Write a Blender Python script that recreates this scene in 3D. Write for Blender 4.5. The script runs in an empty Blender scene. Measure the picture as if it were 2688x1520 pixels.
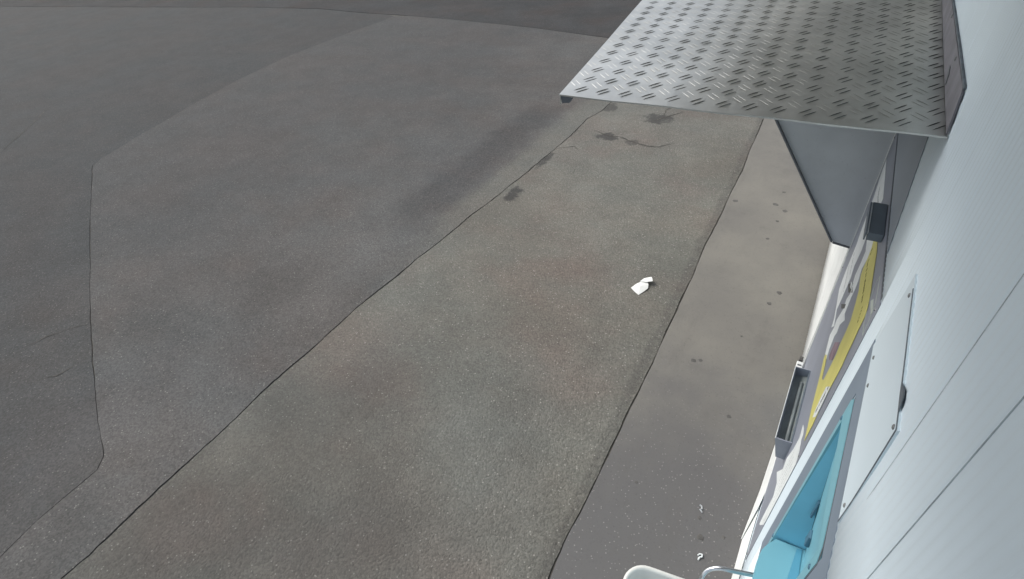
import bpy, bmesh, math, random
from mathutils import Vector, Matrix
random.seed(7)
sc = bpy.context.scene
C = sc.collection

# ------------------------------------------------------------------ camera
cam_d = bpy.data.cameras.new('camera'); cam = bpy.data.objects.new('camera', cam_d); C.objects.link(cam)
cam_d.sensor_width = 36; cam_d.lens = 18.5245; cam_d.clip_start = 0.02; cam_d.clip_end = 1000
RT = ((0.856813, 0.509864, -0.076871), (0.277847, -0.582124, -0.764155), (-0.434364, 0.63338, -0.640436))
right, up, back = Vector(RT[0]), -Vector(RT[1]), -Vector(RT[2])
m = Matrix((right, up, back)).transposed().to_4x4(); m.translation = (-0.27, 0, 3.05)
cam.matrix_world = m
sc.camera = cam

# ------------------------------------------------------------------ sky, sun, exposure
SUN_EL, SUN_AZ = math.radians(45), math.radians(-84)      # azimuth from +y, towards -x
w = bpy.data.worlds.new('World'); sc.world = w; w.use_nodes = True
nt = w.node_tree; bg = nt.nodes['Background']
sky = nt.nodes.new('ShaderNodeTexSky'); sky.sky_type = 'NISHITA'; sky.sun_disc = False
sky.sun_elevation = SUN_EL; sky.sun_rotation = SUN_AZ; sky.dust_density = 3.0; sky.air_density = 1.0
hs = nt.nodes.new('ShaderNodeHueSaturation'); hs.inputs['Saturation'].default_value = 0.5   # thin cloud cover
nt.links.new(sky.outputs[0], hs.inputs['Color']); nt.links.new(hs.outputs[0], bg.inputs[0]); bg.inputs[1].default_value = 0.12
sd = bpy.data.lights.new('sun', 'SUN'); sd.energy = 1.5; sd.angle = math.radians(24); sd.color = (1, .95, .87)
sun = bpy.data.objects.new('sun', sd); C.objects.link(sun)
d = Vector((math.sin(SUN_AZ)*math.cos(SUN_EL), math.cos(SUN_AZ)*math.cos(SUN_EL), math.sin(SUN_EL)))
sun.rotation_euler = d.to_track_quat('Z', 'Y').to_euler()
sc.view_settings.view_transform = 'Standard'; sc.view_settings.look = 'None'
sc.view_settings.exposure = 0.62; sc.view_settings.gamma = 1; sc.view_settings.use_curve_mapping = False

# ------------------------------------------------------------------ materials
def L(c):                                                   # sRGB 0-255 -> linear
    return tuple(((v/255)/12.92 if v/255 <= .04045 else ((v/255+.055)/1.055)**2.4) for v in c) + (1,)
class Mat:
    def __init__(s, name, rough=.6, metal=0, spec=.5):
        s.m = bpy.data.materials.new(name); s.m.use_nodes = True
        s.t = s.m.node_tree; s.b = s.t.nodes['Principled BSDF']
        s.b.inputs['Roughness'].default_value = rough; s.b.inputs['Metallic'].default_value = metal
        s.b.inputs['Specular IOR Level'].default_value = spec
        s.co = s.n('ShaderNodeTexCoord').outputs['Object']
    def n(s, t): return s.t.nodes.new(t)
    def l(s, a, b): s.t.links.new(a, b)
    def noise(s, scale, detail=4, rough=.55, vec=None):
        n = s.n('ShaderNodeTexNoise'); n.inputs['Scale'].default_value = scale
        n.inputs['Detail'].default_value = detail; n.inputs['Roughness'].default_value = rough
        s.l(vec or s.co, n.inputs['Vector']); return n.outputs[0]
    def ramp(s, v, a, b):
        n = s.n('ShaderNodeMapRange'); n.interpolation_type = 'SMOOTHSTEP'
        n.inputs['From Min'].default_value = a; n.inputs['From Max'].default_value = b
        s.l(v, n.inputs['Value']); return n.outputs[0]
    def math(s, op, a, b=None):
        n = s.n('ShaderNodeMath'); n.operation = op
        for i, v in enumerate((a, b)):
            if v is None: continue
            if isinstance(v, (int, float)): n.inputs[i].default_value = v
            else: s.l(v, n.inputs[i])
        return n.outputs[0]
    def mix(s, f, a, b, blend='MIX'):
        n = s.n('ShaderNodeMix'); n.data_type = 'RGBA'; n.blend_type = blend
        if isinstance(f, (int, float)): n.inputs[0].default_value = f
        else: s.l(f, n.inputs[0])
        for i, v in ((6, a), (7, b)):
            if isinstance(v, tuple): n.inputs[i].default_value = v
            else: s.l(v, n.inputs[i])
        return n.outputs[2]
    def scaled(s, v):
        n = s.n('ShaderNodeMapping'); n.inputs['Scale'].default_value = v; s.l(s.co, n.inputs['Vector']); return n.outputs[0]
    def bump(s, h, st, dist=.01):
        n = s.n('ShaderNodeBump'); n.inputs['Strength'].default_value = st; n.inputs['Distance'].default_value = dist
        s.l(h, n.inputs['Height']); s.l(n.outputs[0], s.b.inputs['Normal'])
    def color(s, c):
        if isinstance(c, tuple): s.b.inputs['Base Color'].default_value = c
        else: s.l(c, s.b.inputs['Base Color'])

def painted(name, col, rough=.5, var=.12, scale=3, metal=0, streak=False, grit=None):
    a = Mat(name, rough, metal)
    f = a.noise(scale, 5)
    dark = tuple(v*(1-var*2) for v in col[:3]) + (1,)
    c = a.mix(a.ramp(f, .3, .75), dark, col)
    if streak:                                               # rain-washed dirt runs down the sheet
        g = a.noise(1, 6, .6, a.scaled((14, 14, .8)))
        c = a.mix(a.math('MULTIPLY', a.ramp(g, .55, .9), .15), c, tuple(v*.55 for v in col[:3]) + (1,))
    if grit:
        g = a.noise(grit, 2); c = a.mix(a.math('MULTIPLY', a.ramp(g, .62, .75), .35), c, tuple(v*.5 for v in col[:3]) + (1,))
    a.color(c); a.bump(a.noise(60, 3), .05, .002)
    return a.m

def asphalt(name, base, tint, chips=.75, blotch=(), streakx=None, strength=.5, speck=.5, fade=None, band=None):
    a = Mat(name, .92, 0, .12)
    big = a.noise(.55, 5, .6); mid = a.noise(3.2, 5, .6); hue = a.noise(.8, 3, .5, a.scaled((1, 1.3, 1)))
    hue2 = a.noise(.45, 3, .55, a.scaled((1.2, .8, 1)))
    c = a.mix(a.ramp(big, .3, .7), tuple(v*.84 for v in base[:3]) + (1,), tuple(v*1.12 for v in base[:3]) + (1,))
    c = a.mix(a.math('MULTIPLY', a.ramp(hue, .45, .72), .7), c, tint)
    c = a.mix(a.math('MULTIPLY', a.ramp(hue2, .5, .7), .45), c, tuple(base[i]*(0.96, 1.0, 1.05)[i] for i in range(3)) + (1,))
    c = a.mix(a.math('MULTIPLY', a.ramp(mid, .45, .8), .3), c, tuple(v*.72 for v in base[:3]) + (1,))
    pos = a.n('ShaderNodeSeparateXYZ'); a.l(a.co, pos.inputs[0])
    if fade:                                                 # lens falloff put into the colour, darker away from the building
        x0, x1, fc = fade
        c = a.mix(a.math('MULTIPLY', a.ramp(a.math('ADD', pos.outputs[0], a.math('MULTIPLY', a.math('SUBTRACT', a.noise(.35, 5, .6), .5), 7.0)), x0, x1), .85), c, fc)
    if band:                                                 # paler strip of newer binder beside the joint
        bx, bw, by, bc = band
        q = a.math('ABSOLUTE', a.math('ADD', a.math('SUBTRACT', pos.outputs[0], bx), a.math('MULTIPLY', a.math('SUBTRACT', a.noise(1.8, 5, .65), .5), .35)))
        c = a.mix(a.math('MULTIPLY', a.ramp(q, bw, bw*.55), a.math('MULTIPLY', a.ramp(pos.outputs[1], by, by+2.2), .85)), c, bc)
    # mottling: pinkish, greenish and grey patches left by wear and dust
    mo = a.mix(a.ramp(a.noise(.7, 5, .62, a.scaled((.8, 1.2, 1))), .36, .64), (.99, 1.02, 1.025, 1), (1.05, 1.02, 1.0, 1))
    mo2 = a.mix(a.ramp(a.noise(2.1, 6, .68), .32, .68), (.94, .94, .94, 1), (1.06, 1.06, 1.06, 1))
    c = a.mix(1.0, a.mix(1.0, c, mo, 'MULTIPLY'), mo2, 'MULTIPLY')
    # aggregate: dark binder between chips, a few pale stones
    v = a.n('ShaderNodeTexVoronoi'); v.inputs['Scale'].default_value = 85; v.inputs['Randomness'].default_value = 1
    a.l(a.co, v.inputs['Vector'])
    sep = a.n('ShaderNodeSeparateColor'); a.l(v.outputs['Color'], sep.inputs[0])
    shade = a.n('ShaderNodeMapRange'); a.l(sep.outputs[0], shade.inputs[0]); shade.inputs[3].default_value = .72; shade.inputs[4].default_value = 1.28
    gs = a.n('ShaderNodeCombineColor'); [a.l(shade.outputs[0], gs.inputs[i]) for i in range(3)]
    c = a.mix(chips, c, gs.outputs[0], 'MULTIPLY')
    pale = a.math('MULTIPLY', a.ramp(sep.outputs[1], .955, .975), a.ramp(v.outputs['Distance'], .55, .3))
    c = a.mix(a.math('MULTIPLY', pale, speck), c, (.42, .41, .38, 1))
    pit = a.noise(140, 2, .5)
    c = a.mix(a.math('MULTIPLY', a.ramp(pit, .58, .72), .45), c, (.035, .034, .034, 1))
    warp = a.noise(2.6, 4, .65)
    sx = a.n('ShaderNodeSeparateXYZ'); a.l(a.co, sx.inputs[0])
    if streakx:                                              # dark tyre-polished band along the joint
        x0, y0, y1, wd, sl = streakx
        q = a.math('ABSOLUTE', a.math('ADD', a.math('SUBTRACT', a.math('SUBTRACT', sx.outputs[0], x0), a.math('MULTIPLY', a.math('SUBTRACT', sx.outputs[1], 1.5), sl)), a.math('MULTIPLY', a.math('SUBTRACT', warp, .5), .5 if wd > .2 else .12)))
        k = a.math('MULTIPLY', a.ramp(q, wd, wd*.25), a.math('MULTIPLY', a.ramp(sx.outputs[1], y0, y0+1.1), a.ramp(sx.outputs[1], y1, y1-.9)))
        k = a.math('MULTIPLY', k, a.ramp(a.noise(28, 4, .7), .25, .6))
        c = a.mix(a.math('MULTIPLY', k, .4 if wd > .2 else .3), c, (.038, .037, .04, 1))
    for (bx, by, rx, ry, op) in blotch:                      # oil / pothole stains
        px = a.math('DIVIDE', a.math('SUBTRACT', sx.outputs[0], bx), rx); py = a.math('DIVIDE', a.math('SUBTRACT', sx.outputs[1], by), ry)
        q = a.math('ADD', a.math('ADD', a.math('MULTIPLY', px, px), a.math('MULTIPLY', py, py)), a.math('MULTIPLY', a.math('SUBTRACT', a.noise(9 if rx < .5 else 1.3, 4, .6), .5), 3.2 if rx < .5 else 1.6))
        c = a.mix(a.math('MULTIPLY', a.ramp(q, 1.0, .3 if rx < .5 else -.2), op), c, (.05, .05, .05, 1))
    a.color(c)
    h = a.math('ADD', a.math('MULTIPLY', v.outputs['Distance'], -.7), a.math('MULTIPLY', a.noise(55, 4, .6), 1.0))
    a.bump(h, strength, .012)
    return a.m

M = {}
M['asph_near'] = asphalt('asphalt_near', (.155, .153, .138, 1), (.160, .134, .120, 1), chips=.62, speck=.6, streakx=(-.950, -2, 9.5, .065, -.026),
    blotch=((-2.807, 6.3, .16, .14, .75), (-2.375, 7.1, .22, .2, .7), (-3.2, 4.5, .10, .2, .8), (-3.16, 7.25, .12, .2, .6), (-3.26, 5.4, .06, .25, .7), (-2.45, 6.25, .1, .1, .5), (-2.5, .3, 2.0, 2.2, .50)))
M['asph_yard'] = asphalt('asphalt_yard', (.107, .106, .104, 1), (.108, .098, .092, 1), fade=(-3.6, -7.6, (.083, .083, .083, 1)), band=(-3.2, .55, 2.3, (.150, .149, .136, 1)), chips=.65, streakx=(-4.05, 2.9, 7.4, .40, 0), speck=.35, strength=.4)
M['asph_old'] = asphalt('asphalt_old', (.086, .0865, .086, 1), (.088, .081, .075, 1), fade=(-3.8, -7.2, (.066, .068, .069, 1)), chips=.6, speck=.25, strength=.4)
M['asph_road'] = asphalt('asphalt_road', (.056, .057, .058, 1), (.060, .052, .049, 1), chips=.6, speck=.25, strength=.4)

a = Mat('concrete', .85, 0, .25)
big = a.noise(.9, 5, .6); c = a.mix(a.ramp(big, .3, .7), (.155, .151, .141, 1), (.200, .194, .174, 1))
sx = a.n('ShaderNodeSeparateXYZ'); a.l(a.co, sx.inputs[0])
worn = a.math('ADD', sx.outputs[1], a.math('MULTIPLY', a.math('SUBTRACT', a.noise(1.6, 4), .5), 2.2))
worn = a.ramp(worn, 3.1, 1.7)                                 # scaled, washed-out end with exposed aggregate
c = a.mix(worn, c, (.121, .120, .121, 1))
v = a.n('ShaderNodeTexVoronoi'); v.inputs['Scale'].default_value = 110; a.l(a.co, v.inputs['Vector'])
sep = a.n('ShaderNodeSeparateColor'); a.l(v.outputs['Color'], sep.inputs[0])
pale = a.math('MULTIPLY', a.ramp(sep.outputs[1], .95, .97), a.ramp(v.outputs['Distance'], .55, .3))
c = a.mix(a.math('MULTIPLY', a.math('MULTIPLY', pale, .38), worn), c, (.42, .41, .39, 1))
c = a.mix(a.math('MULTIPLY', a.ramp(a.noise(70, 3, .6), .55, .75), .3), c, (.07, .07, .07, 1))
c = a.mix(a.math('MULTIPLY', a.ramp(a.noise(4, 5, .7), .5, .8), .3), c, (.10, .098, .092, 1))
c = a.mix(a.math('MULTIPLY', a.ramp(a.noise(2.2, 5, .65, a.scaled((2.5, .5, 1))), .52, .75), .3), c, (.11, .105, .10, 1))
a.color(c); a.bump(a.math('ADD', a.noise(90, 4, .6), a.math('MULTIPLY', a.noise(14, 3), .6)), .35, .006); M['concrete'] = a.m

M['dirt'] = painted('crack_dirt', (.115, .11, .098, 1), .95, .3, 20)
M['wall'] = painted('white_coated_steel', (.71, .83, .91, 1), .42, .035, 1.3, streak=True)
M['plate'] = painted('white_flat_sheet', (.62, .73, .80, 1), .45, .03, 2)
M['white_trim'] = painted('white_trim', (.76, .79, .785, 1), .5, .06, 6, grit=30)
M['panel'] = painted('grey_front_panel', (.255, .28, .335, 1), .45, .07, 2.5)
M['header'] = painted('slate_header', (.30, .345, .40, 1), .5, .06, 2)
M['surround'] = painted('grey_blue_surround', (.185, .235, .295, 1), .5, .06, 3)
M['blue'] = painted('light_blue_plastic', (.18, .42, .51, 1), .38, .05, 3)
M['blue_paled'] = painted('paled_blue_plastic', (.26, .62, .79, 1), .4, .06, 3)  # niche sides: the same blue paled to offset shade in the recess
M['latch'] = painted('slate_blue_latch', (.06, .15, .22, 1), .45, .05, 10)
M['slate'] = painted('slate_box', (.16, .20, .24, 1), .5, .08, 12)
M['tray'] = painted('tray_grey', (.30, .335, .39, 1), .45, .08, 6)
M['traybed'] = painted('tray_bed', (.34, .39, .40, 1), .35, .15, 8)
M['vinyl_white'] = painted('vinyl_white', (.74, .79, .80, 1), .5, .06, 8)
M['vinyl_yellow'] = painted('vinyl_yellow', (.66, .62, .19, 1), .5, .08, 5)
M['vinyl_dark'] = painted('vinyl_dark', (.10, .105, .10, 1), .6, .1, 8)
M['vinyl_mid'] = painted('vinyl_mid_grey', (.42, .45, .47, 1), .6, .1, 8)
M['vinyl_olive'] = painted('vinyl_olive', (.20, .18, .05, 1), .6, .1, 8)
M['vinyl_pink'] = painted('vinyl_pink', (.32, .23, .27, 1), .6, .2, 14)
M['vinyl_green'] = painted('vinyl_pale_green', (.50, .56, .52, 1), .5, .1, 8)
M['bracket'] = painted('bracket_grey', (.53, .57, .60, 1), .5, .12, 2.2, grit=90)
M['bracket_edge'] = painted('bracket_edge', (.15, .165, .185, 1), .5, .15, 6)
M['seam_line'] = painted('dark_seam', (.16, .19, .22, 1), .7, .2, 14)
M['joint'] = painted('joint_line', (.50, .58, .63, 1), .7, .2, 14)
M['screw'] = painted('screw_head', (.22, .235, .24, 1), .45, .15, 40, metal=.3)
M['flange'] = painted('weathered_flange', (.22, .22, .25, 1), .6, .18, 9, grit=40)
M['unseen_roof'] = painted('unseen_roof_sheet', (.22, .225, .225, 1), .6, .1, 2)
M['paper'] = painted('paper', (.78, .80, .78, 1), .8, .04, 14)
M['plastic'] = painted('white_plastic', (.66, .67, .65, 1), .4, .05, 6)
M['gum'] = painted('dark_gum', (.115, .112, .107, 1), .85, .2, 30)
a = Mat('steel_tube', .28, 1); a.color(a.mix(a.ramp(a.noise(20, 3), .3, .7), (.50, .52, .55, 1), (.66, .68, .70, 1))); M['steel'] = a.m
a = Mat('tread_aluminium', .5, 1)                             # dull, scuffed aluminium tread plate
a.color(a.mix(a.ramp(a.noise(2.4, 6, .65), .3, .72), (.53, .54, .52, 1), (.72, .73, .705, 1)))
g = a.noise(1, 6, .7, a.scaled((30, 8, 1))); rr = a.n('ShaderNodeMapRange'); a.l(g, rr.inputs[0]); rr.inputs[3].default_value = .38; rr.inputs[4].default_value = .55
a.l(rr.outputs[0], a.b.inputs['Roughness']); a.bump(a.noise(120, 3), .06, .002); M['tread'] = a.m

M['flank_shade'] = painted('tread_flank_shade', (.17, .18, .17, 1), .6, .2, 30, metal=.5)  # darker copy of the tread metal for shaded lug flanks
M['blue_mid'] = painted('mid_blue_plastic', (.10, .32, .45, 1), .4, .05, 3)

# ------------------------------------------------------------------ helpers
def obj(name, bm, mat, parent=None, smooth=False):
    me = bpy.data.meshes.new(name)
    bmesh.ops.recalc_face_normals(bm, faces=bm.faces)
    bm.to_mesh(me); bm.free()
    if smooth:
        for p in me.polygons: p.use_smooth = True
    o = bpy.data.objects.new(name, me); C.objects.link(o)
    if mat: me.materials.append(M[mat])
    if parent: o.parent = parent; o.matrix_parent_inverse = Matrix.Translation(-parent.location)
    return o
def tag(o, label, cat, group=None):
    o['label'] = label; o['category'] = cat
    if group: o['group'] = group
    return o
def thing(name, label, cat, loc=(0, 0, 0), group=None):
    o = bpy.data.objects.new(name, None); C.objects.link(o); o.location = loc; o.empty_display_size = .1
    return tag(o, label, cat, group)
def structure(o): o['kind'] = 'structure'; return o

def outw(y, z):                                              # the front leans out a little towards its near bottom corner
    y = min(max(y, 0), 4.0)/.27; zz = (3.05-z)/.27
    return max(-.012, .27*.031*(9.2-y)*max(0, zz-4.3)/6.2)
def skin(y, z, h=0): return Vector((-outw(y, z)-h, y, z))

def poly_into(bm, pts, h, th, step=.12):
    """flat (y,z) polygon cut into small cells, given thickness and laid on the front"""
    t = bmesh.new()
    t.faces.new([t.verts.new((y, z, 0)) for y, z in pts])
    bmesh.ops.triangulate(t, faces=t.faces[:])
    for ax in (0, 1):
        lo = min(p[ax] for p in pts); hi = max(p[ax] for p in pts)
        k = math.floor(lo/step)+1
        while k*step < hi-1e-4:
            co = [0, 0, 0]; no = [0, 0, 0]; co[ax] = k*step; no[ax] = 1
            bmesh.ops.bisect_plane(t, geom=t.verts[:]+t.edges[:]+t.faces[:], plane_co=co, plane_no=no, dist=1e-5); k += 1
    ex = bmesh.ops.extrude_face_region(t, geom=t.faces[:])
    for v in ex['geom']:
        if isinstance(v, bmesh.types.BMVert): v.co.z = 1
    mp = {}
    for v in t.verts: mp[v] = bm.verts.new(skin(v.co.x, v.co.y, h-th if v.co.z < .5 else h))
    for f in t.faces:
        try: bm.faces.new([mp[v] for v in f.verts])
        except ValueError: pass
    t.free()
def sheet(name, pts, h, th, mat, parent, step=.12):
    bm = bmesh.new(); poly_into(bm, pts, h, th, step); return obj(name, bm, mat, parent)
def box_into(bm, lo, hi, bev=0, mat=None):
    r = bmesh.ops.create_cube(bm, size=1)
    for v in r['verts']:
        v.co = Vector([lo[i] if v.co[i] < 0 else hi[i] for i in range(3)])
        if mat: v.co = mat @ v.co
    if bev:
        es = set(e for v in r['verts'] for e in v.link_edges)
        bmesh.ops.bevel(bm, geom=list(es), offset=bev, segments=2, affect='EDGES', profile=.6)
def box(name, lo, hi, mat, parent=None, bev=0, mx=None):
    bm = bmesh.new(); box_into(bm, lo, hi, bev, mx); return obj(name, bm, mat, parent)
def prism(name, pts3, vec, mat, parent=None, bev=0):
    bm = bmesh.new(); f = bm.faces.new([bm.verts.new(p) for p in pts3])
    ex = bmesh.ops.extrude_face_region(bm, geom=[f])
    bmesh.ops.translate(bm, vec=vec, verts=[v for v in ex['geom'] if isinstance(v, bmesh.types.BMVert)])
    if bev: bmesh.ops.bevel(bm, geom=bm.edges[:], offset=bev, segments=2, affect='EDGES')
    return obj(name, bm, mat, parent)
def tube_into(bm, pts, r, seg=14):
    pts = [Vector(p) for p in pts]; rings = []
    ref = Vector((0, 0, 1))
    for i, p in enumerate(pts):
        t = (pts[min(i+1, len(pts)-1)]-pts[max(i-1, 0)]).normalized()
        u = t.cross(ref)
        if u.length < .1: u = t.cross(Vector((0, 1, 0)))
        u.normalize(); v = t.cross(u)
        rings.append([bm.verts.new(p+(u*math.cos(a)+v*math.sin(a))*r) for a in [2*math.pi*k/seg for k in range(seg)]])
    for a_, b_ in zip(rings, rings[1:]):
        for k in range(seg): bm.faces.new((a_[k], a_[(k+1) % seg], b_[(k+1) % seg], b_[k]))
    bm.faces.new(rings[0]); bm.faces.new(rings[-1])
def stroke_pts(line, wd):                                     # thin polygon around a polyline (y,z)
    a_, b_ = [], []
    for i, p in enumerate(line):
        q0 = line[max(i-1, 0)]; q1 = line[min(i+1, len(line)-1)]
        dx, dy = q1[0]-q0[0], q1[1]-q0[1]; n = math.hypot(dx, dy) or 1
        w2 = wd/2
        a_.append((p[0]-dy/n*w2, p[1]+dx/n*w2)); b_.append((p[0]+dy/n*w2, p[1]-dx/n*w2))
    return a_+b_[::-1]

# ------------------------------------------------------------------ ground
bm = bmesh.new(); bmesh.ops.create_grid(bm, x_segments=2, y_segments=2, size=300)
for v in bm.verts: v.co.z = -.007
structure(obj('ground', bm, 'dirt'))

def densify(line, step=.12):
    o = []
    for (x0, y0), (x1, y1) in zip(line, line[1:]):
        n = max(1, int(math.hypot(x1-x0, y1-y0)/step))
        o += [(x0+(x1-x0)*k/n, y0+(y1-y0)*k/n) for k in range(n)]
    return o+[line[-1]]
def ragged(line, gap, jit, seed, step=.10):
    """two irregular edges either side of a crack"""
    rnd = random.Random(seed); line = densify(line, step); A, B = [], []
    s = [rnd.uniform(0, 6.28) for _ in range(4)]; wk = 0
    for i, (x, y) in enumerate(line):
        q0 = line[max(i-1, 0)]; q1 = line[min(i+1, len(line)-1)]
        dx, dy = q1[0]-q0[0], q1[1]-q0[1]; n = math.hypot(dx, dy) or 1; nx, ny = -dy/n, dx/n
        wk = wk*.88+rnd.uniform(-jit, jit)*.45; wob = wk+rnd.uniform(-jit, jit)*.35
        g = gap*(.2+.6*math.sin(i*.13+s[2])**2+.3*math.sin(i*.41+s[3])**2+rnd.uniform(0, .5))/2
        A.append((x+nx*(wob+g), y+ny*(wob+g))); B.append((x+nx*(wob-g), y+ny*(wob-g)))
    return A, B
def slab(name, outline, mat, z=0, th=.03):
    bm = bmesh.new(); f = bm.faces.new([bm.verts.new((x, y, z)) for x, y in outline])
    ex = bmesh.ops.extrude_face_region(bm, geom=[f])
    bmesh.ops.translate(bm, vec=(0, 0, -th), verts=[v for v in ex['geom'] if isinstance(v, bmesh.types.BMVert)])
    bmesh.ops.triangulate(bm, faces=[f for f in bm.faces if len(f.verts) > 4])
    return structure(obj(name, bm, mat))

E1 = [(-.90, -4), (-.905, 0), (-.908, .998), (-.921, 1.257), (-.917, 1.462), (-.918, 1.70), (-.924, 2.08), (-.93, 2.279), (-.934, 2.735), (-.951, 3.261), (-.96, 3.674), (-.968, 3.906), (-.996, 4.377), (-.994, 4.93), (-1.009, 5.468), (-1.013, 5.985), (-1.053, 6.607), (-1.071, 7.2), (-1.11, 7.9), (-1.14, 10.2)]
L2 = [(-3.40, -4), (-3.383, -.377), (-3.378, -.216), (-3.397, .052), (-3.421, .403), (-3.429, .72), (-3.457, 1.286), (-3.461, 1.802), (-3.482, 2.211), (-3.443, 2.722), (-3.441, 3.024), (-3.403, 3.375), (-3.397, 3.88), (-3.37, 4.161), (-3.347, 4.418), (-3.30, 5.626), (-3.279, 5.919), (-3.278, 6.241), (-3.30, 6.768), (-3.23, 7.087), (-3.245, 7.647), (-3.2, 10.2)]
L3 = [(-3.7, -4), (-3.82, -1.2), (-3.874, -.503), (-3.924, -.28), (-3.933, -.131), (-3.955, .111), (-4.02, .196), (-4.375, .341), (-4.775, .521), (-5.231, .733), (-6.01, 1.117), (-6.767, 1.477), (-7.572, 1.893), (-8.826, 2.542), (-9.28, 2.78), (-9.40, 2.95), (-9.725, 3.804), (-10.105, 4.909), (-10.465, 6.186), (-10.686, 7.682), (-10.7, 9.6), (-10.6, 11.1)]
L4 = [(1, 10.0), (-1.14, 10.25), (-3.2, 10.35), (-4.859, 10.61), (-5.861, 10.798), (-6.931, 10.951), (-8.074, 11.061), (-9.294, 11.116), (-10.593, 11.146), (-11.981, 11.144), (-13.628, 11.248), (-16.367, 10.95), (-18.244, 10.6), (-26, 9.2), (-60, 4)]
eL, eR = ragged(E1, .012, .004, 1, .05); lL, lR = ragged(L2, .010, .009, 2, .05); oL, oR = ragged(L3, .009, .010, 3, .08); rS, rN = ragged(L4, .02, .02, 4, .3)
# for a line running towards +y the first edge lies on its -x side
apron = slab('concrete_apron', eR + [(.25, 10.1), (.25, -4)], 'concrete', z=.006)
near = slab('asphalt_strip', lR + eL[::-1], 'asph_near')
def between(pts, x0, x1): return [p for p in pts if x0 <= p[0] <= x1]
edge_yard = [p for p in rS if -10.55 < p[0] < -3.25]          # runs -x
yard = slab('asphalt_yard', oR[:-1] + edge_yard[::-1] + lL[::-1], 'asph_yard', z=.003)
edge_old = [p for p in rS if p[0] <= -10.7]
old = slab('asphalt_yard', oL[:-1] + edge_old + [(-60, -4)], 'asph_old', z=0)
road = slab('road', rN + [(-60, 60), (60, 60), (60, 10.0)], 'asph_road', z=.002)

def crack(line, wd, parent, seed, z=.0035):
    """narrow dirt-filled crack with tapered ends"""
    rnd = random.Random(seed); line = densify(line, .05); n = len(line); A, B = [], []
    for i, (x, y) in enumerate(line):
        q0 = line[max(i-1, 0)]; q1 = line[min(i+1, n-1)]; dx, dy = q1[0]-q0[0], q1[1]-q0[1]; l = math.hypot(dx, dy) or 1
        j = rnd.uniform(-.012, .012); g = wd*.5*(.25+rnd.random())*min(1, i/4+.1, (n-1-i)/4+.1)
        A.append((x-dy/l*(j+g), y+dx/l*(j+g), z)); B.append((x-dy/l*(j-g), y+dx/l*(j-g), z))
    bm = bmesh.new(); a_ = [bm.verts.new(p) for p in A]; b_ = [bm.verts.new(p) for p in B]
    for i in range(n-1): bm.faces.new((a_[i], a_[i+1], b_[i+1], b_[i]))
    return obj('crack', bm, 'dirt', parent)
crack([(-3.062, 6.429), (-2.883, 6.364), (-2.658, 6.347), (-2.446, 6.278), (-2.22, 6.22), (-2.081, 6.251), (-1.956, 6.395)], .028, near, 11)
crack([(-2.45, 6.95), (-2.226, 7.321), (-2.112, 7.478)], .03, near, 12)
crack([(-2.32, 7.15), (-2.38, 7.4), (-2.30, 7.7)], .02, near, 17)
crack([(-1.833, 7.725), (-1.714, 7.576), (-1.57, 7.513)], .024, near, 13)
crack([(-3.27, 5.75), (-3.08, 5.88), (-2.97, 5.78)], .018, near, 14)
crack([(-2.95, 5.45), (-2.82, 5.3), (-2.72, 5.12)], .009, near, 21)
crack([(-5.134, .677), (-5.188, .577), (-5.2, .43), (-5.35, .25)], .010, old, 15)
crack([(-5.6, .95), (-5.815, .646), (-5.83, .536), (-5.88, .42)], .009, old, 16)
crack([(-11.404, 2.407), (-12.225, 3.195), (-13.149, 3.986)], .012, old, 18)

gum_at = [(-.673, 2.888, .022), (-.627, 2.915, .016), (-.322, 2.498, .016), (-.262, 1.605, .020), (-.298, 1.716, .012), (-.152, 1.665, .012), (-.549, 5.382, .03), (-.513, 5.67, .02), (-.442, 5.291, .028), (-.475, 5.067, .018), (-.498, 4.722, .018), (-.93, 5.297, .03), (-.262, 3.952, .024), (-.31, 3.779, .022), (-.694, 1.755, .011), (-.42, 3.3, .010)]
for i, (x, y, r) in enumerate(gum_at):
    rnd = random.Random(50+i); bm = bmesh.new(); n = 12; top = []; bot = []
    for k in range(n):
        q = r*rnd.uniform(.7, 1.1); an = 6.283*k/n
        top.append(bm.verts.new((x+q*.7*math.cos(an), y+q*.7*math.sin(an), .0085))); bot.append(bm.verts.new((x+q*math.cos(an), y+q*math.sin(an), .0062)))
    bm.faces.new(top)
    for k in range(n): bm.faces.new((bot[k], bot[(k+1) % n], top[(k+1) % n], top[k]))
    obj('gum_spot', bm, 'gum', apron)

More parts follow.
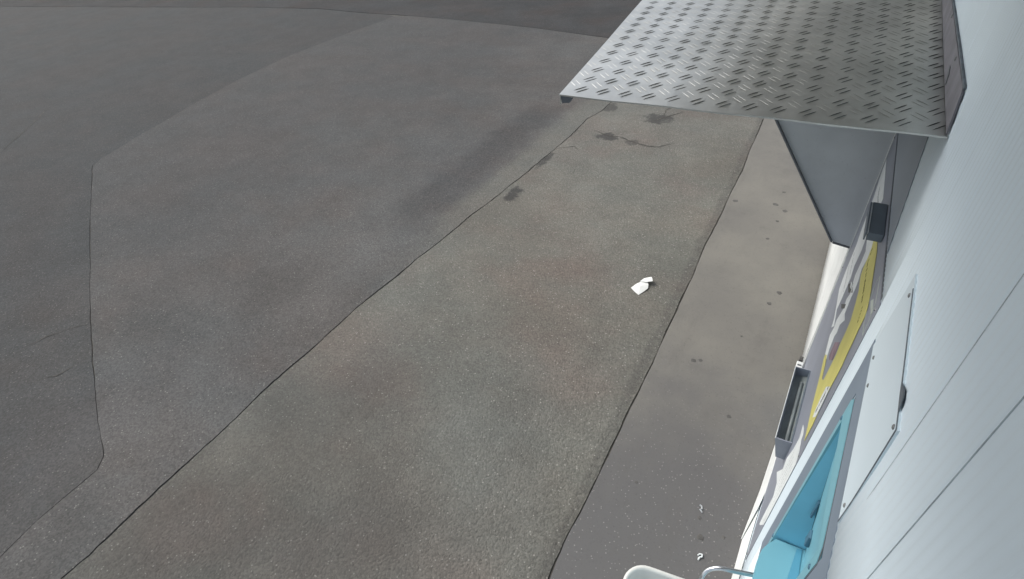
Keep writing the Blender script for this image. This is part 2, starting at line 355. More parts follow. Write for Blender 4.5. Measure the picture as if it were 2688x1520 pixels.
# ------------------------------------------------------------------ kiosk building
kiosk = thing('kiosk', 'white kiosk building with finely ribbed steel wall along the right side', 'building', (1.2, 2.5, 0))
def ribbed(y0, y1, z0, z1, name='wall_panel', th=.03, mat='wall'):
    bm = bmesh.new(); P = .028
    ys = set([y0, y1]); k = math.floor(y0/P)
    while k*P < y1:
        for fr in (0, .17, .33, .5, .67, .83):
            y = (k+fr)*P
            if y0 < y < y1: ys.add(round(y, 5))
        k += 1
    for j in range(-10, 40):                                 # broad joints every 0.2 m
        for o in (-.006, -.002, .002, .006):
            y = .605+.197*j+o
            if y0 < y < y1: ys.add(round(y, 5))
    ys = sorted(ys)
    zs = [z0+(z1-z0)*k/max(1, int((z1-z0)/.3)) for k in range(max(1, int((z1-z0)/.3))+1)]
    def h(y):
        r = -.0008*(1-math.cos(6.2832*y/P))
        f2 = abs(((y-.605)/.197+.5) % 1-.5)*.197
        j = (round((y-.605)/.197)) % 5 == 0
        if f2 < .0035: r = -.0022 if j else -.0018
        return r
    g = [[bm.verts.new(skin(y, z, h(y))) for y in ys] for z in zs]
    for i in range(len(zs)-1):
        for k in range(len(ys)-1): bm.faces.new((g[i][k], g[i][k+1], g[i+1][k+1], g[i+1][k]))
    bk = [bm.verts.new(skin(y, z, -th)) for y, z in ((y0, z0), (y1, z0), (y1, z1), (y0, z1))]
    bm.faces.new((bk[3], bk[2], bk[1], bk[0]))
    def rim(chain, b0, b1): bm.faces.new(list(chain)+[b1, b0])
    rim(g[0], bk[0], bk[1]); rim(g[-1], bk[3], bk[2]); rim([r[0] for r in g], bk[0], bk[3]); rim([r[-1] for r in g], bk[1], bk[2])
    o = obj(name, bm, mat, kiosk)
    for p in o.data.polygons: p.use_smooth = len(p.vertices) == 4 and abs(p.normal.x) > .6
    return o
TOP = 3.26
ribbed(-1.5, .605, .02, TOP)
ribbed(.605, 1.372, 1.72, TOP); ribbed(.605, 1.372, .02, .66)
ribbed(1.372, 1.512, .02, TOP, 'wall_pillar')
ribbed(1.512, 2.93, 1.88, TOP); ribbed(1.512, 2.93, .02, .165)
ribbed(2.93, 6.5, .02, TOP, mat='white_trim')
box('side_wall', (.0, 6.5, .0), (2.4, 6.56, TOP), 'wall', kiosk); box('side_wall', (.0, -1.56, .0), (2.4, -1.5, TOP), 'wall', kiosk)
box('rear_wall', (2.4, -1.56, 0), (2.46, 6.56, TOP), 'wall', kiosk)
box('unseen_roof', (-1.15, -1.75, TOP+.001), (2.65, 6.8, TOP+.10), 'unseen_roof', kiosk, .01)  # out of view; overhang and height set to shade wall and canopy
box('unseen_fascia', (-1.17, -1.78, TOP-.04), (-1.152, 6.83, TOP+.13), 'white_trim', kiosk)

# vertical corner trim past the far edge of the front panel
sheet('edge_trim', [(2.935, .17), (2.965, .17), (2.965, 2.36), (2.935, 2.36)], .005, .005, 'white_trim', kiosk)
sheet('edge_trim', [(3.03, .17), (3.045, .17), (3.045, 2.36), (3.03, 2.36)], .004, .004, 'white_trim', kiosk)
for yj, w_ in ((.797, .0016), (.603, .0012)):
    sheet('panel_joint', stroke_pts([(yj, 1.80), (yj, 2.2), (yj, 2.7), (yj, TOP-.005)], w_), -.0008, .004, 'joint', kiosk, .1)
# white skirting at the foot of the wall, in two overlapping lengths
def ruled(name, top, bot, th, mat, parent):
    bm = bmesh.new(); T = [bm.verts.new(p) for p in top]; B = [bm.verts.new(p) for p in bot]
    fs = [bm.faces.new((T[i], T[i+1], B[i+1], B[i])) for i in range(len(T)-1)]
    ex = bmesh.ops.extrude_face_region(bm, geom=fs)
    bmesh.ops.translate(bm, vec=(th, 0, 0), verts=[v for v in ex['geom'] if isinstance(v, bmesh.types.BMVert)])
    return obj(name, bm, mat, parent)
ruled('skirting', [skin(2.33, .222, .003), skin(2.2, .22, .003), skin(2.05, .215, .0035), skin(1.93, .18, .005), skin(1.87, .12, .012), skin(1.76, .055, .030)],
      [(-.017, 2.44, .012), (-.026, 2.25, .012), (-.036, 2.05, .012), (-.049, 1.90, .012), (-.058, 1.80, .012), (-.0665, 1.70, .012)], .003, 'white_trim', kiosk)
ruled('skirting', [skin(1.885, .098, .006), skin(1.7, .10, .006), skin(1.53, .125, .006), skin(1.3, .13, .006), skin(.4, .14, .006), skin(-.6, .14, .006)],
      [(-.043, 1.85, .008), (-.060, 1.72, .008), (-.061, 1.53, .008), (-.065, 1.3, .008), (-.07, .4, .008), (-.07, -.6, .008)], .003, 'white_trim', kiosk)

# ------------------------------------------------------------------ canopy of tread plate
canopy = thing('canopy', 'flat aluminium tread plate canopy jutting out from the white wall', 'canopy', (0, 2.2, 2.38))
CZ = 2.382; CV1 = 4.3
def cp(u, v, z=CZ):                                          # u out from the wall, v along it; the sheet flares slightly
    return Vector((-u*(1+.134*(v-1.66)), v-.05*u, z))
UO = 1.108; V0 = 1.693
bm = bmesh.new(); N = 12
grid = [[bm.verts.new(cp(UO*i/N+(.002 if i == 0 else 0), V0+(CV1-V0)*j/16, CZ+.0012*math.sin(i*1.7+j*.9))) for i in range(N+1)] for j in range(17)]
fs = [bm.faces.new((grid[j][i], grid[j][i+1], grid[j+1][i+1], grid[j+1][i])) for j in range(16) for i in range(N)]
ex = bmesh.ops.extrude_face_region(bm, geom=fs); bmesh.ops.translate(bm, vec=(0, 0, -.005), verts=[v for v in ex['geom'] if isinstance(v, bmesh.types.BMVert)])
obj('tread_sheet', bm, 'tread', canopy)
def lip(p, q, inward, drop=.028, th=.004, name='folded_lip'):
    p, q = Vector(p), Vector(q); w_ = Vector(inward)*th
    bm = bmesh.new(); z0 = Vector((0, 0, -.0055)); z1 = Vector((0, 0, -drop))
    vs = [bm.verts.new(x) for x in (p+z0, q+z0, q+z1, p+z1)]
    f = bm.faces.new(vs); ex = bmesh.ops.extrude_face_region(bm, geom=[f])
    bmesh.ops.translate(bm, vec=w_, verts=[v for v in ex['geom'] if isinstance(v, bmesh.types.BMVert)])
    return obj(name, bm, 'tread', canopy)
lip(cp(UO-.001, V0+.001), cp(UO-.001, CV1), (1, 0, 0), .034)
prism('corner_fold', [cp(UO-.003, V0+.004, CZ-.006), cp(UO-.05, V0+.003, CZ-.006), cp(UO-.035, V0+.003, CZ-.026), cp(UO-.008, V0+.004, CZ-.03)], (.002, .004, 0), 'bracket_edge', canopy)
# upturned flange screwed to the wall
sheet('wall_flange', [(1.70, 2.386), (4.3, 2.386), (4.3, 2.455), (2.9, 2.462), (1.775, 2.482), (1.755, 2.475)], .007, .005, 'flange', canopy)
sheet('dark_seam', stroke_pts([(1.76, 2.485), (2.1, 2.4815), (2.9, 2.466), (4.3, 2.459)], .006), .006, .006, 'seam_line', canopy)
sheet('sealant_smear', [(2.06, 2.395), (2.10, 2.40), (2.15, 2.425), (2.12, 2.43), (2.08, 2.418)], .009, .0018, 'bracket_edge', canopy)
for y in (2.09, 2.6, 3.2, 3.9):
    bm = bmesh.new(); bmesh.ops.create_uvsphere(bm, u_segments=10, v_segments=6, radius=.007)
    bmesh.ops.transform(bm, matrix=Matrix.Translation(skin(y, 2.462 if y < 3 else 2.45, .008)) @ Matrix.Scale(.5, 4, (1, 0, 0)), verts=bm.verts); obj('screw', bm, 'screw', canopy)
# tread lugs: pairs of raised bars, alternating in direction
def lug_mesh(sign):
    bm = bmesh.new(); LN, WD, HT = .060, .0046, (.0019 if sign > 0 else .0008)
    an = math.radians(53)*sign
    t = Vector((math.cos(an), math.sin(an), 0)); n = Vector((-t.y, t.x, 0))
    for off, sh in ((-.0105, -.004), (.0105, .004)):
        c0 = n*off+t*sh*sign; ring = []
        for q, wv in ((-.5, 0), (-.3, .8), (0, 1), (.3, .8), (.5, 0), (.3, -.8), (0, -1), (-.3, -.8)):
            ring.append(bm.verts.new(c0+t*q*LN+n*wv*WD/2))
        tops = [bm.verts.new(c0+t*q*LN+Vector((0, 0, hh))) for q, hh in ((-.28, HT*.85), (0, HT), (.28, HT*.85))]
        r = ring
        for f in ((r[0], r[1], tops[0]), (r[0], tops[0], r[7]), (r[1], r[2], tops[1], tops[0]), (r[2], r[3], tops[2], tops[1]), (r[3], r[4], tops[2]), (r[4], r[5], tops[2]), (r[5], r[6], tops[1], tops[2]), (r[6], r[7], tops[0], tops[1])): bm.faces.new(f)
    me = bpy.data.meshes.new('tread_lug'); bmesh.ops.recalc_face_normals(bm, faces=bm.faces)
    for f in bm.faces:
        if f.normal.z < 0: f.normal_flip()
    bm.to_mesh(me); bm.free(); me.materials.append(M['tread']); me.materials.append(M['flank_shade'])
    if sign > 0:                                             # shade painted on the flank turned to wall and camera
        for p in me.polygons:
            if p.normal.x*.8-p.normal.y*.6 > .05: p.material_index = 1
    return me
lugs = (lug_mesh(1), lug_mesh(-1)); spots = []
for j in range(-1, 27):
    for i in range(0, 16):
        for sgn in (0, 1):
            u = .026+.0785*i+(.0385 if sgn else 0); v = V0+.066+.1045*j-(.050 if sgn else 0)
            if .02 < u < UO-.022 and V0+.022 < v < CV1-.03: spots.append((u, v, sgn))
ci = Vector((-.27, 0, 3.05))
def in_view(p):
    r = p-ci; zc = -r.dot(back); x = r.dot(right)/zc*1383+1344; y = -r.dot(up)/zc*1383+760
    return -40 < x < 2730 and -30 < y < 1540
spots.sort(key=lambda s: (not in_view(cp(s[0], s[1])), (cp(s[0], s[1])-ci).length))
rest = bmesh.new()
for k, (u, v, sgn) in enumerate(spots):
    p = cp(u, v, CZ+.0008); ro = Matrix.Rotation(math.radians(-2.6+7.0*(-.134*u)*.5), 4, 'Z') if False else Matrix.Rotation(math.radians(2.5+5*u), 4, 'Z')
    if k < 300:
        o = bpy.data.objects.new('tread_lug', lugs[sgn]); C.objects.link(o); o.parent = canopy
        o.matrix_local = Matrix.Translation(p-canopy.location) @ ro
    else:
        t = bmesh.new(); t.from_mesh(lugs[sgn]); bmesh.ops.transform(t, matrix=Matrix.Translation(p) @ ro, verts=t.verts)
        tm = bpy.data.meshes.new('x'); t.to_mesh(tm); t.free(); rest.from_mesh(tm); bpy.data.meshes.remove(tm)
me = bpy.data.meshes.new('tread_lugs'); rest.to_mesh(me); rest.free(); me.materials.append(M['tread']); me.materials.append(M['flank_shade'])
ro_ = bpy.data.objects.new('far_tread_lugs', me); C.objects.link(ro_); ro_.parent = canopy; ro_.matrix_parent_inverse = Matrix.Translation(-canopy.location); ro_['kind'] = 'stuff'
# triangular side bracket under the canopy, at the far end of the front panel
BY = 2.945
br = prism('side_bracket', [(.004, BY, 1.215), (-.088, BY, 1.228), (-.85, BY, 2.355), (.004, BY, 2.355)], (0, .012, 0), 'bracket', canopy)
prism('bracket_edge', [(-.088, BY-.018, 1.228), (-.098, BY-.018, 1.230), (-.862, BY-.018, 2.355), (-.851, BY-.018, 2.355)], (0, .032, 0), 'bracket_edge', br)
prism('bracket_edge', [(-.086, BY-.003, 1.214), (-.086, BY-.003, 1.222), (.004, BY-.003, 1.212), (.004, BY-.003, 1.204)], (0, .016, 0), 'bracket_edge', br)

# ------------------------------------------------------------------ grey vending front with stickers
front = thing('vending_front', 'grey sheet metal front with white and yellow stickers under the canopy', 'vending front', (0, 2.2, .12))
sheet('front_panel', [(1.513, .166), (2.925, .195), (2.925, 1.903), (1.513, 1.93)], .002, .03, 'panel', front)
sheet('header_panel', [(1.779, 1.945), (2.925, 1.92), (2.925, 2.374), (2.09, 2.374), (2.0, 2.249), (1.861, 2.063)], .002, .002, 'header', front)
sheet('header_seam', stroke_pts([(1.54, 1.937), (2.925, 1.912)], .005), .0022, .003, 'bracket_edge', front)
W1 = [(2.897, 1.767), (2.845, 1.691), (2.774, 1.614), (2.724, 1.449), (2.677, 1.407), (2.667, 1.223), (2.627, 1.152), (2.315, 1.205), (2.268, 1.18), (2.2, 1.249), (2.354, 1.223), (2.344, 1.311), (2.348, 1.422), (2.405, 1.455), (2.386, 1.561), (2.436, 1.62), (2.426, 1.728), (2.411, 1.809)]
W2 = [(2.403, 1.628), (2.247, 1.644), (2.239, 1.587), (2.243, 1.52), (2.21, 1.502), (2.149, 1.488), (2.185, 1.427), (2.15, 1.395), (2.202, 1.286), (2.177, 1.264), (2.204, 1.186), (2.081, 1.175), (1.984, 1.237), (2.022, 1.257), (2.039, 1.296), (2.049, 1.317), (2.025, 1.363), (2.047, 1.389), (1.975, 1.477), (2.05, 1.45), (2.073, 1.522), (2.072, 1.571), (2.09, 1.61), (2.137, 1.628), (2.11, 1.699), (2.131, 1.739), (2.18, 1.757)]
YL = [(2.134, 1.806), (1.961, 1.828), (1.899, 1.825), (1.798, 1.821), (1.724, 1.82), (1.654, 1.808), (1.627, 1.787), (1.623, 1.726), (1.612, 1.679), (1.607, 1.625), (1.593, 1.58), (1.596, 1.52), (1.6, 1.456), (1.592, 1.345), (1.574, 1.261), (1.573, 1.153), (1.652, 1.154), (1.747, 1.148), (1.843, 1.161), (1.957, 1.173), (2.051, 1.171), (2.063, 1.187), (2.014, 1.232), (1.945, 1.243), (1.851, 1.241), (1.781, 1.234), (1.803, 1.284), (1.799, 1.372), (1.796, 1.442), (1.82, 1.482), (1.824, 1.545), (1.839, 1.595), (1.819, 1.625), (1.902, 1.625), (1.967, 1.644), (2.075, 1.635), (2.1, 1.654), (2.103, 1.704), (2.123, 1.744), (2.172, 1.762)]
s1 = sheet('sticker', W1, .003, .0009, 'vinyl_white', front); s1['label'] = 'tall white sticker at the far side of the front'
s2 = sheet('sticker', W2, .003, .0009, 'vinyl_white', front); s2['label'] = 'white cut-out sticker beside the yellow one'
s3 = sheet('sticker', YL, .004, .0009, 'vinyl_yellow', front); s3['label'] = 'yellow bordered sticker'
s4 = sheet('sticker', [(1.671, 1.385), (1.674, 1.329), (1.658, 1.26), (1.639, 1.23), (1.591, 1.29), (1.586, 1.352), (1.592, 1.407), (1.604, 1.458)], .005, .0009, 'vinyl_white', front)
sheet('sticker', [(1.96, 1.364), (1.854, 1.461), (1.833, 1.429), (1.824, 1.386), (1.902, 1.31), (1.951, 1.293)], .003, .0009, 'vinyl_pink', front)
W4 = [(1.775, 1.012), (1.722, 1.055), (1.665, 1.079), (1.649, 1.061), (1.579, 1.078), (1.518, 1.063), (1.506, 1.0), (1.479, 0.952), (1.455, 0.935), (1.465, 0.839), (1.504, 0.712), (1.505, 0.61), (1.523, 0.537), (1.594, 0.401), (1.633, 0.346), (1.546, 0.537), (1.567, 0.568), (1.635, 0.621), (1.717, 0.614), (1.869, 0.486), (1.736, 0.709), (1.774, 0.747), (1.72, 0.9), (1.71, 0.995)]
W4 = [(max(y, 1.516), z) for y, z in W4]
s5 = sheet('sticker', W4, .003, .0009, 'vinyl_white', front); s5['label'] = 'white figure-shaped sticker low on the front'
# thin outline sticker near the upper corner
dash = [(1.708, 1.902), (1.583, 1.887), (1.551, 1.841), (1.532, 1.791), (1.605, 1.786), (1.68, 1.809), (1.721, 1.871), (1.708, 1.902)]
so = sheet('outline_sticker', stroke_pts(dash, .006), .003, .0009, 'vinyl_green', front, .05)
sheet('outline_mark', [(1.666, 1.829), (1.636, 1.861), (1.558, 1.867), (1.568, 1.85)], .003, .0009, 'vinyl_green', so)
# rows of small print on the stickers (strokes only: too small to read)
def print_row(parent, line, n, hgt, mat, h, seed, name='print_row'):
    rnd = random.Random(seed); bm = bmesh.new(); ln = densify(line, .004)
    for k in range(n):
        q = ln[int((k+.5)/n*(len(ln)-1))]; dy = rnd.uniform(.3, .75)*abs(line[-1][0]-line[0][0]+1e-6)/n if abs(line[-1][0]-line[0][0]) > abs(line[-1][1]-line[0][1]) else hgt
        dz = hgt*rnd.uniform(.5, 1) if dy != hgt else rnd.uniform(.3, .75)*abs(line[-1][1]-line[0][1])/n
        if rnd.random() < .12: continue
        poly_into(bm, [(q[0]-dy/2, q[1]-dz/2), (q[0]+dy/2, q[1]-dz/2), (q[0]+dy/2, q[1]+dz/2), (q[0]-dy/2, q[1]+dz/2)], h, .0008, .2)
    return obj(name, bm, mat, parent)
print_row(s3, [(2.095, 1.757), (2.045, 1.72), (1.918, 1.724), (1.79, 1.722)], 22, .016, 'vinyl_olive', .0046, 1)
print_row(s3, [(1.75, 1.75), (1.72, 1.73), (1.69, 1.705)], 6, .010, 'vinyl_olive', .0046, 2)
print_row(s4, [(1.628, 1.43), (1.632, 1.27)], 16, .012, 'vinyl_dark', .0056, 3)
print_row(s1, [(2.70, 1.715), (2.6, 1.715), (2.5, 1.735)], 12, .016, 'vinyl_mid', .0036, 4)
print_row(s1, [(2.62, 1.39), (2.42, 1.39)], 16, .008, 'vinyl_mid', .0036, 5)
print_row(s1, [(2.62, 1.31), (2.39, 1.31)], 16, .008, 'vinyl_mid', .0036, 6)
sheet('print_block', [(2.276, 1.325), (2.135, 1.437), (2.125, 1.42), (2.21, 1.35)], .0038, .0008, 'vinyl_dark', s2)
sheet('print_block', [(2.343, 1.396), (2.201, 1.508), (2.098, 1.531), (2.218, 1.439)], .0030, .0009, 'vinyl_dark', front)
sheet('print_block', [(2.27, 1.463), (2.215, 1.493), (2.18, 1.488), (2.235, 1.458)], .0038, .0008, 'vinyl_white', front)
for k in range(4): print_row(s5, [(1.55+.04*k, 1.0-.02*k), (1.56+.038*k, .66)], 30, .002, 'vinyl_mid', .0035, 20+k)
# dispensing tray
TY0, TY1, TZ = 1.822, 2.335, .80
def wx(y, z): return -outw(y, z)-.0025
bm = bmesh.new()
for lo, hi in (((-.088, TY0, TZ-.135), (-.083, TY1, TZ)),):
    bx = [(-.090, TY0, TZ), (-.080, TY1, TZ), (-.052, TY1, TZ-.135), (-.058, TY0, TZ-.135)]
    f = bm.faces.new([bm.verts.new(p) for p in bx]); ex = bmesh.ops.extrude_face_region(bm, geom=[f]); bmesh.ops.translate(bm, vec=(.004, 0, 0), verts=[v for v in ex['geom'] if isinstance(v, bmesh.types.BMVert)])
tray = obj('dispensing_tray', bm, 'tray', front)
prism('tray_end', [(-.0855, TY0, TZ), (wx(TY0, TZ), TY0, TZ+.004), (wx(TY0, TZ-.135), TY0, TZ-.135), (-.0535, TY0, TZ-.135)], (0, .004, 0), 'tray', tray)
prism('tray_end', [(-.0755, TY1-.004, TZ), (wx(TY1, TZ), TY1-.004, TZ+.004), (wx(TY1, TZ-.135), TY1-.004, TZ-.135), (-.0475, TY1-.004, TZ-.135)], (0, .004, 0), 'tray', tray)
prism('tray_bed', [(-.075, TY0+.005, TZ-.060), (wx(2.0, .74), TY0+.005, TZ-.045), (wx(2.2, .74), TY1-.005, TZ-.045), (-.067, TY1-.005, TZ-.060)], (0, 0, -.004), 'traybed', tray)
bm = bmesh.new(); tube_into(bm, [(-.038, TY0+.006, TZ-.046), (-.030, TY1-.06, TZ-.046)], .009, 12); obj('tray_roller', bm, 'traybed', tray, True)
prism('tray_back', [(wx(TY0, TZ)-.001, TY0+.004, TZ+.004), (wx(TY1, TZ)-.001, TY1-.004, TZ+.004), (wx(TY1, TZ-.04)-.001, TY1-.004, TZ-.04), (wx(TY0, TZ-.04)-.001, TY0+.004, TZ-.04)], (-.003, 0, 0), 'slate', tray)
prism('tray_rim', [(-.0905, TY0-.001, TZ+.001), (-.0805, TY1+.001, TZ+.001), (-.0775, TY1+.001, TZ+.001), (-.0875, TY0-.001, TZ+.001)], (0, 0, .0022), 'vinyl_white', tray)
prism('tray_rim', [(-.0855, TY0-.001, TZ+.001), (-.0855, TY0+.005, TZ+.001), (wx(TY0, TZ)-.001, TY0+.005, TZ+.0052), (wx(TY0, TZ)-.001, TY0-.001, TZ+.0052)], (0, 0, .002), 'panel', tray)
# small dark hood over the reader
hood = box('reader_hood', (-.052, 1.965, 1.868), (-.004, 2.195, 1.90), 'slate', front, .002)
box('hood_rim', (-.0555, 1.97, 1.890), (-.0522, 2.19, 1.901), 'bracket', hood)
box('hood_rim', (-.0605, 1.968, 1.865), (-.0557, 2.192, 1.8995), 'slate', hood)
# hinge bracket at the foot of the far edge
hg = box('hinge_bracket', (-.040, 2.80, .335), (-.004, 2.855, .352), 'white_trim', front, .002)
box('hinge_pin', (-.034, 2.815, .353), (-.012, 2.823, .358), 'bracket_edge', hg)
box('hinge_block', (-.030, 2.862, .30), (-.008, 2.90, .36), 'gum', hg, .003)
for y, z in ((1.535, .19), (1.545, 1.89), (2.89, .22), (2.905, 1.87), (1.535, 1.1), (2.905, 1.1)):
    bm = bmesh.new(); bmesh.ops.create_cone(bm, cap_ends=True, segments=10, radius1=.006, radius2=.004, depth=.003)
    bmesh.ops.transform(bm, matrix=Matrix.Translation(skin(y, z, .0035)) @ Matrix.Rotation(-math.pi/2, 4, 'Y'), verts=bm.verts); obj('screw', bm, 'screw', front)

# ------------------------------------------------------------------ blue dispensing niche
niche = thing('dispensing_niche', 'light blue moulded plastic niche with shelf set in a grey surround', 'dispensing niche', (0, 1.05, .62))
bm = bmesh.new()
BF, BN, ZB = 1.262, .792, .675
def ztop(y): return 1.712+(y-BN)/(BF-BN)*.092
def zsur(y): return 1.770+(y-.714)*.235
poly_into(bm, [(.61, .655), (BN, .655), (BN, ztop(BN)), (.81, zsur(.81)), (.61, zsur(.61))], .002, .02)
poly_into(bm, [(BF, .655), (1.370, .655), (1.370, zsur(1.37)), (1.28, zsur(1.28)), (BF, ztop(BF))], .002, .02)
poly_into(bm, [(BN, ztop(BN)), (BF, ztop(BF)), (1.28, zsur(1.28)), (.81, zsur(.81))], .002, .02)
poly_into(bm, [(BN, .655), (BF, .655), (BF, ZB), (BN, ZB)], .002, .02)
obj('surround', bm, 'surround', niche)
bm = bmesh.new(); OY0, OY1, OZ1 = .830, 1.236, 1.705
poly_into(bm, [(BN+.002, ZB), (OY0, ZB), (OY0, OZ1-.03), (BN+.03, ztop(BN)-.004), (BN+.002, ztop(BN)-.035)], .004, .008)
poly_into(bm, [(OY1, ZB), (BF-.002, ZB), (BF-.002, ztop(BF)-.03), (BF-.02, ztop(BF)-.004), (OY1, OZ1)], .004, .008)
poly_into(bm, [(OY0, OZ1-.03), (OY1, OZ1), (BF-.02, ztop(BF)-.004), (BN+.03, ztop(BN)-.004)], .004, .008)
obj('niche_frame', bm, 'blue', niche)
SH = .97
def bx_(z): return .1127*(OZ1-z)
bm = bmesh.new()
q = [(skin(OY0, OZ1-.03, -.003)), skin(OY1, OZ1, -.003), Vector((bx_(1.3), OY1, 1.3)), Vector((bx_(1.3), OY0, 1.3)), Vector((.088, OY1, SH-.03)), Vector((.088, OY0, SH-.03))]
v_ = [bm.verts.new(p) for p in q]
fs = [bm.faces.new((v_[0], v_[1], v_[2], v_[3])), bm.faces.new((v_[3], v_[2], v_[4], v_[5]))]
ex = bmesh.ops.extrude_face_region(bm, geom=fs); bmesh.ops.translate(bm, vec=(.004, 0, 0), verts=[v for v in ex['geom'] if isinstance(v, bmesh.types.BMVert)])
obj('niche_back', bm, 'blue', niche)
for yy, dv in ((OY1-.001, .004), (OY0+.001, -.004)):
    prism('niche_side', [skin(yy, OZ1, -.004), (bx_(1.3)-.001, yy, 1.3), (.087, yy, SH-.03), skin(yy, SH-.03, .002), skin(yy, 1.3, 0)], (0, dv, 0), 'blue_paled', niche)
shelf = prism('shelf', [(.086, OY1-.003, SH), (-.018, 1.225, SH), (-.040, 1.192, SH), (-.055, 1.160, SH), (-.060, 1.112, SH), (-.061, 1.0, SH), (-.061, .86, SH), (-.045, OY0+.004, SH), (.086, OY0+.004, SH)], (0, 0, -.035), 'blue', niche)
prism('shelf_apron', [(-.056, 1.15, SH-.036), (-.056, .86, SH-.036), (-.035, .86, ZB+.01), (-.035, 1.15, ZB+.01)], (.02, 0, 0), 'blue', niche)
prism('gutter', [(.072, 1.228, SH+.001), (.055, 1.222, SH+.001), (.043, 1.10, SH+.001), (.040, .86, SH+.001), (.072, .86, SH+.001), (.075, 1.10, SH+.001)], (0, 0, .003), 'blue_mid', shelf)
box('latch', (.050, 1.155, 1.12), (.066, 1.19, 1.185), 'latch', niche, .005)
box('latch_slot', (.040, 1.220, 1.20), (.047, 1.2345, 1.30), 'latch', niche, .003)
for y, z in ((1.250, .945), (1.250, 1.70), (.81, 1.62)):
    bm = bmesh.new(); bmesh.ops.create_uvsphere(bm, u_segments=10, v_segments=6, radius=.008)
    bmesh.ops.transform(bm, matrix=Matrix.Translation(skin(y, z, .004)) @ Matrix.Scale(.5, 4, (1, 0, 0)), verts=bm.verts); obj('screw', bm, 'latch', niche)
# the seam line between frame and surround
sheet('seam', stroke_pts([(BN-.001, ZB), (BN-.001, ztop(BN)-.03), (BN+.03, ztop(BN)), (BF-.02, ztop(BF))], .004), .0030, .002, 'seam_line', niche)

# ------------------------------------------------------------------ white flashing plate
plate = thing('flashing_plate', 'smooth white cover plate screwed to the wall above the blue niche', 'plate', (0, 1.1, 1.82))
PP = [(.835, 1.808), (1.19, 1.885), (1.345, 1.920), (1.30, 2.205), (1.246, 2.2), (1.05, 2.175), (.853, 2.146)]
sheet('cover_sheet', PP, .0032, .007, 'plate', plate)
sheet('dark_seam', stroke_pts([(.838, 1.811), (.842, 1.9), (.849, 2.03), (.856, 2.144)], .0030), .0050, .0020, 'seam_line', plate, .05)  # dark strips standing in for the shaded gap along the plate's edges
sheet('dark_seam', stroke_pts([(.856, 2.1445), (.94, 2.157), (1.05, 2.172), (1.15, 2.184), (1.25, 2.197)], .0034), .0050, .0020, 'seam_line', plate, .05)
sheet('gap_shade_blob', [(.893, 2.150), (.918, 2.176), (.933, 2.178), (.972, 2.161), (.94, 2.155)], .0054, .0022, 'seam_line', plate, .05)  # dark patch for the shade where the plate's edge bulges open
for y, z in ((1.253, 2.174), (.876, 2.128), (.862, 1.845), (1.275, 1.938), (1.19, 1.915)):
    bm = bmesh.new(); bmesh.ops.create_uvsphere(bm, u_segments=12, v_segments=6, radius=.006)
    bmesh.ops.transform(bm, matrix=Matrix.Translation(skin(y, z, .0035)) @ Matrix.Scale(.55, 4, (1, 0, 0)), verts=bm.verts); obj('screw', bm, 'screw', plate)

# ------------------------------------------------------------------ bent steel tube and white plastic bin by the shelf
bm = bmesh.new(); TZb = .90
pts = [(-.006, 1.107, TZb), (-.045, 1.092, TZb), (-.09, 1.077, TZb), (-.142, 1.061, TZb)]
for k in range(1, 9):
    an = k/8*math.pi/2; pts.append((-.142-.075*math.sin(an), 1.061-.010*math.sin(an)-.035*(1-math.cos(an)), TZb-.055*(1-math.cos(an))))
pts += [(-.218, 1.0, TZb-.10), (-.218, .985, TZb-.16)]
tube_into(bm, pts, .0085, 16)
handle = obj('steel_tube', bm, 'steel', None, True); tag(handle, 'bent shiny steel tube sticking out below the blue niche', 'tube')
bm = bmesh.new(); bmesh.ops.create_cone(bm, cap_ends=True, segments=20, radius1=.020, radius2=.018, depth=.006)
bmesh.ops.transform(bm, matrix=Matrix.Translation((-.0375, 1.0945, TZb)) @ Matrix.Rotation(math.radians(-20), 4, 'Z') @ Matrix.Rotation(math.pi/2, 4, 'Y'), verts=bm.verts)
obj('tube_rosette', bm, 'steel', handle)

bin_ = thing('plastic_bin', 'open white plastic bin with rounded rim at the bottom edge', 'bin', (-.27, .80, .007))
def rrect(cx, cy, hx, hy, r, rot, z, n=8):
    o = []
    for sx_, sy_, a0 in ((1, 1, 0), (-1, 1, 90), (-1, -1, 180), (1, -1, 270)):
        for k in range(n+1):
            an = math.radians(a0+90*k/n); px = sx_*(hx-r)+r*math.cos(an); py = sy_*(hy-r)+r*math.sin(an)
            o.append(Vector((cx+px*math.cos(rot)-py*math.sin(rot), cy+px*math.sin(rot)+py*math.cos(rot), z)))
    return o
CX, CY, RO = -.262, .795, math.radians(9)
prof = [(.012, -.07, .007), (.008, -.068, .012), (.0, -.02, .62), (0, -.005, .655), (0, .006, .672), (0, .012, .690), (0, .010, .699), (0, .003, .702), (0, -.004, .699), (0, -.007, .690), (0, -.012, .66), (0, -.03, .60), (0, -.05, .56)]
bm = bmesh.new(); rings = [[bm.verts.new(p) for p in rrect(CX, CY, .195+dr, .235+dr, .085+dr*.5, RO, z)] for _, dr, z in prof]
for a_, b_ in zip(rings, rings[1:]):
    n = len(a_)
    for k in range(n): bm.faces.new((a_[k], a_[(k+1) % n], b_[(k+1) % n], b_[k]))
bm.faces.new(rings[0]); bm.faces.new(rings[-1])
obj('bin_body', bm, 'plastic', bin_, True)

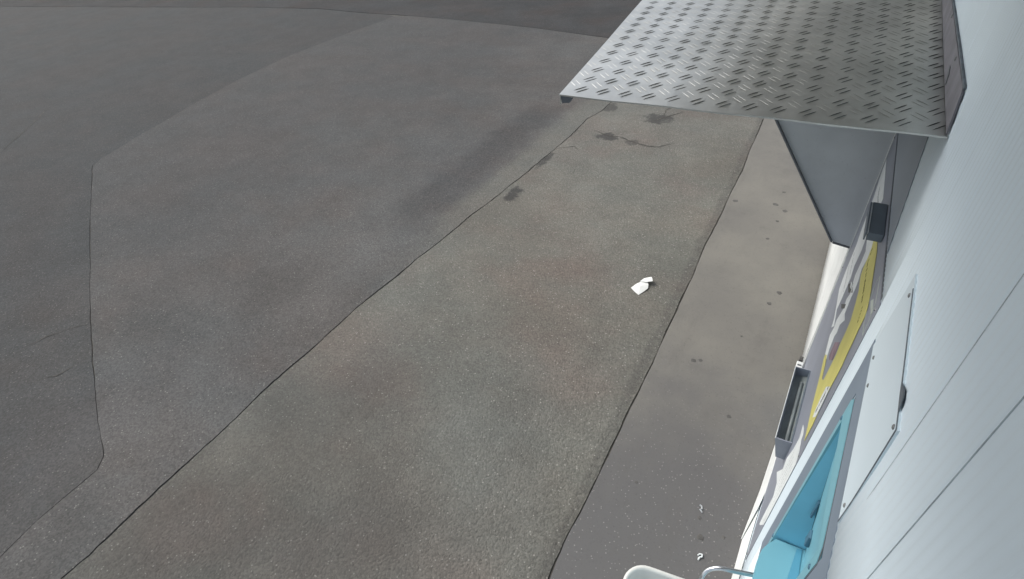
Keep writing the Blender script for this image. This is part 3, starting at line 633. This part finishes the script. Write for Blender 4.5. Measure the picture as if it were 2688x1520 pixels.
# ------------------------------------------------------------------ litter
bm = bmesh.new()
out = [(-1.395, 3.49, .004), (-1.368, 3.553, .012), (-1.335, 3.60, .018), (-1.29, 3.612, .02), (-1.268, 3.578, .02), (-1.257, 3.535, .012), (-1.278, 3.478, .008), (-1.302, 3.426, .004), (-1.348, 3.452, .006)]
cv = bm.verts.new((-1.325, 3.52, .022)); ov = [bm.verts.new(p) for p in out]
for k in range(len(ov)): bm.faces.new((cv, ov[k], ov[(k+1) % len(ov)]))
ex = bmesh.ops.extrude_face_region(bm, geom=bm.faces[:]); bmesh.ops.translate(bm, vec=(0, 0, -.0015), verts=[v for v in ex['geom'] if isinstance(v, bmesh.types.BMVert)])
paper = obj('paper_litter', bm, 'paper'); tag(paper, 'torn piece of white folded paper lying on the asphalt strip', 'paper')
bm = bmesh.new()
fl = [(-1.35, 3.585, .022), (-1.33, 3.64, .024), (-1.278, 3.672, .034), (-1.262, 3.648, .045), (-1.243, 3.61, .044), (-1.29, 3.59, .032)]
bm.faces.new([bm.verts.new(p) for p in fl]); bmesh.ops.triangulate(bm, faces=bm.faces[:])
ex = bmesh.ops.extrude_face_region(bm, geom=bm.faces[:]); bmesh.ops.translate(bm, vec=(0, 0, -.0015), verts=[v for v in ex['geom'] if isinstance(v, bmesh.types.BMVert)])
obj('folded_flap', bm, 'paper', paper)
def scrap(pts, r, label, mat='paper'):
    bm = bmesh.new(); tube_into(bm, pts, r, 8)
    for v in bm.verts: v.co += Vector((random.uniform(-1, 1), random.uniform(-1, 1), random.uniform(-.4, .4)))*r*.35; v.co.z = max(v.co.z, .0065)
    tag(obj('paper_scrap', bm, mat), label, 'litter')
scrap([(-.247, 1.500, .010), (-.240, 1.512, .012), (-.228, 1.514, .013), (-.226, 1.502, .013), (-.236, 1.492, .011), (-.239, 1.478, .010)], .0042, 'tiny curled white scrap on the concrete near the bin', 'vinyl_white')
scrap([(-.318, 1.790, .009), (-.305, 1.786, .010), (-.300, 1.772, .010), (-.310, 1.765, .009), (-.292, 1.752, .009)], .0042, 'tiny flattened pale scrap on the concrete farther from the bin', 'vinyl_mid')
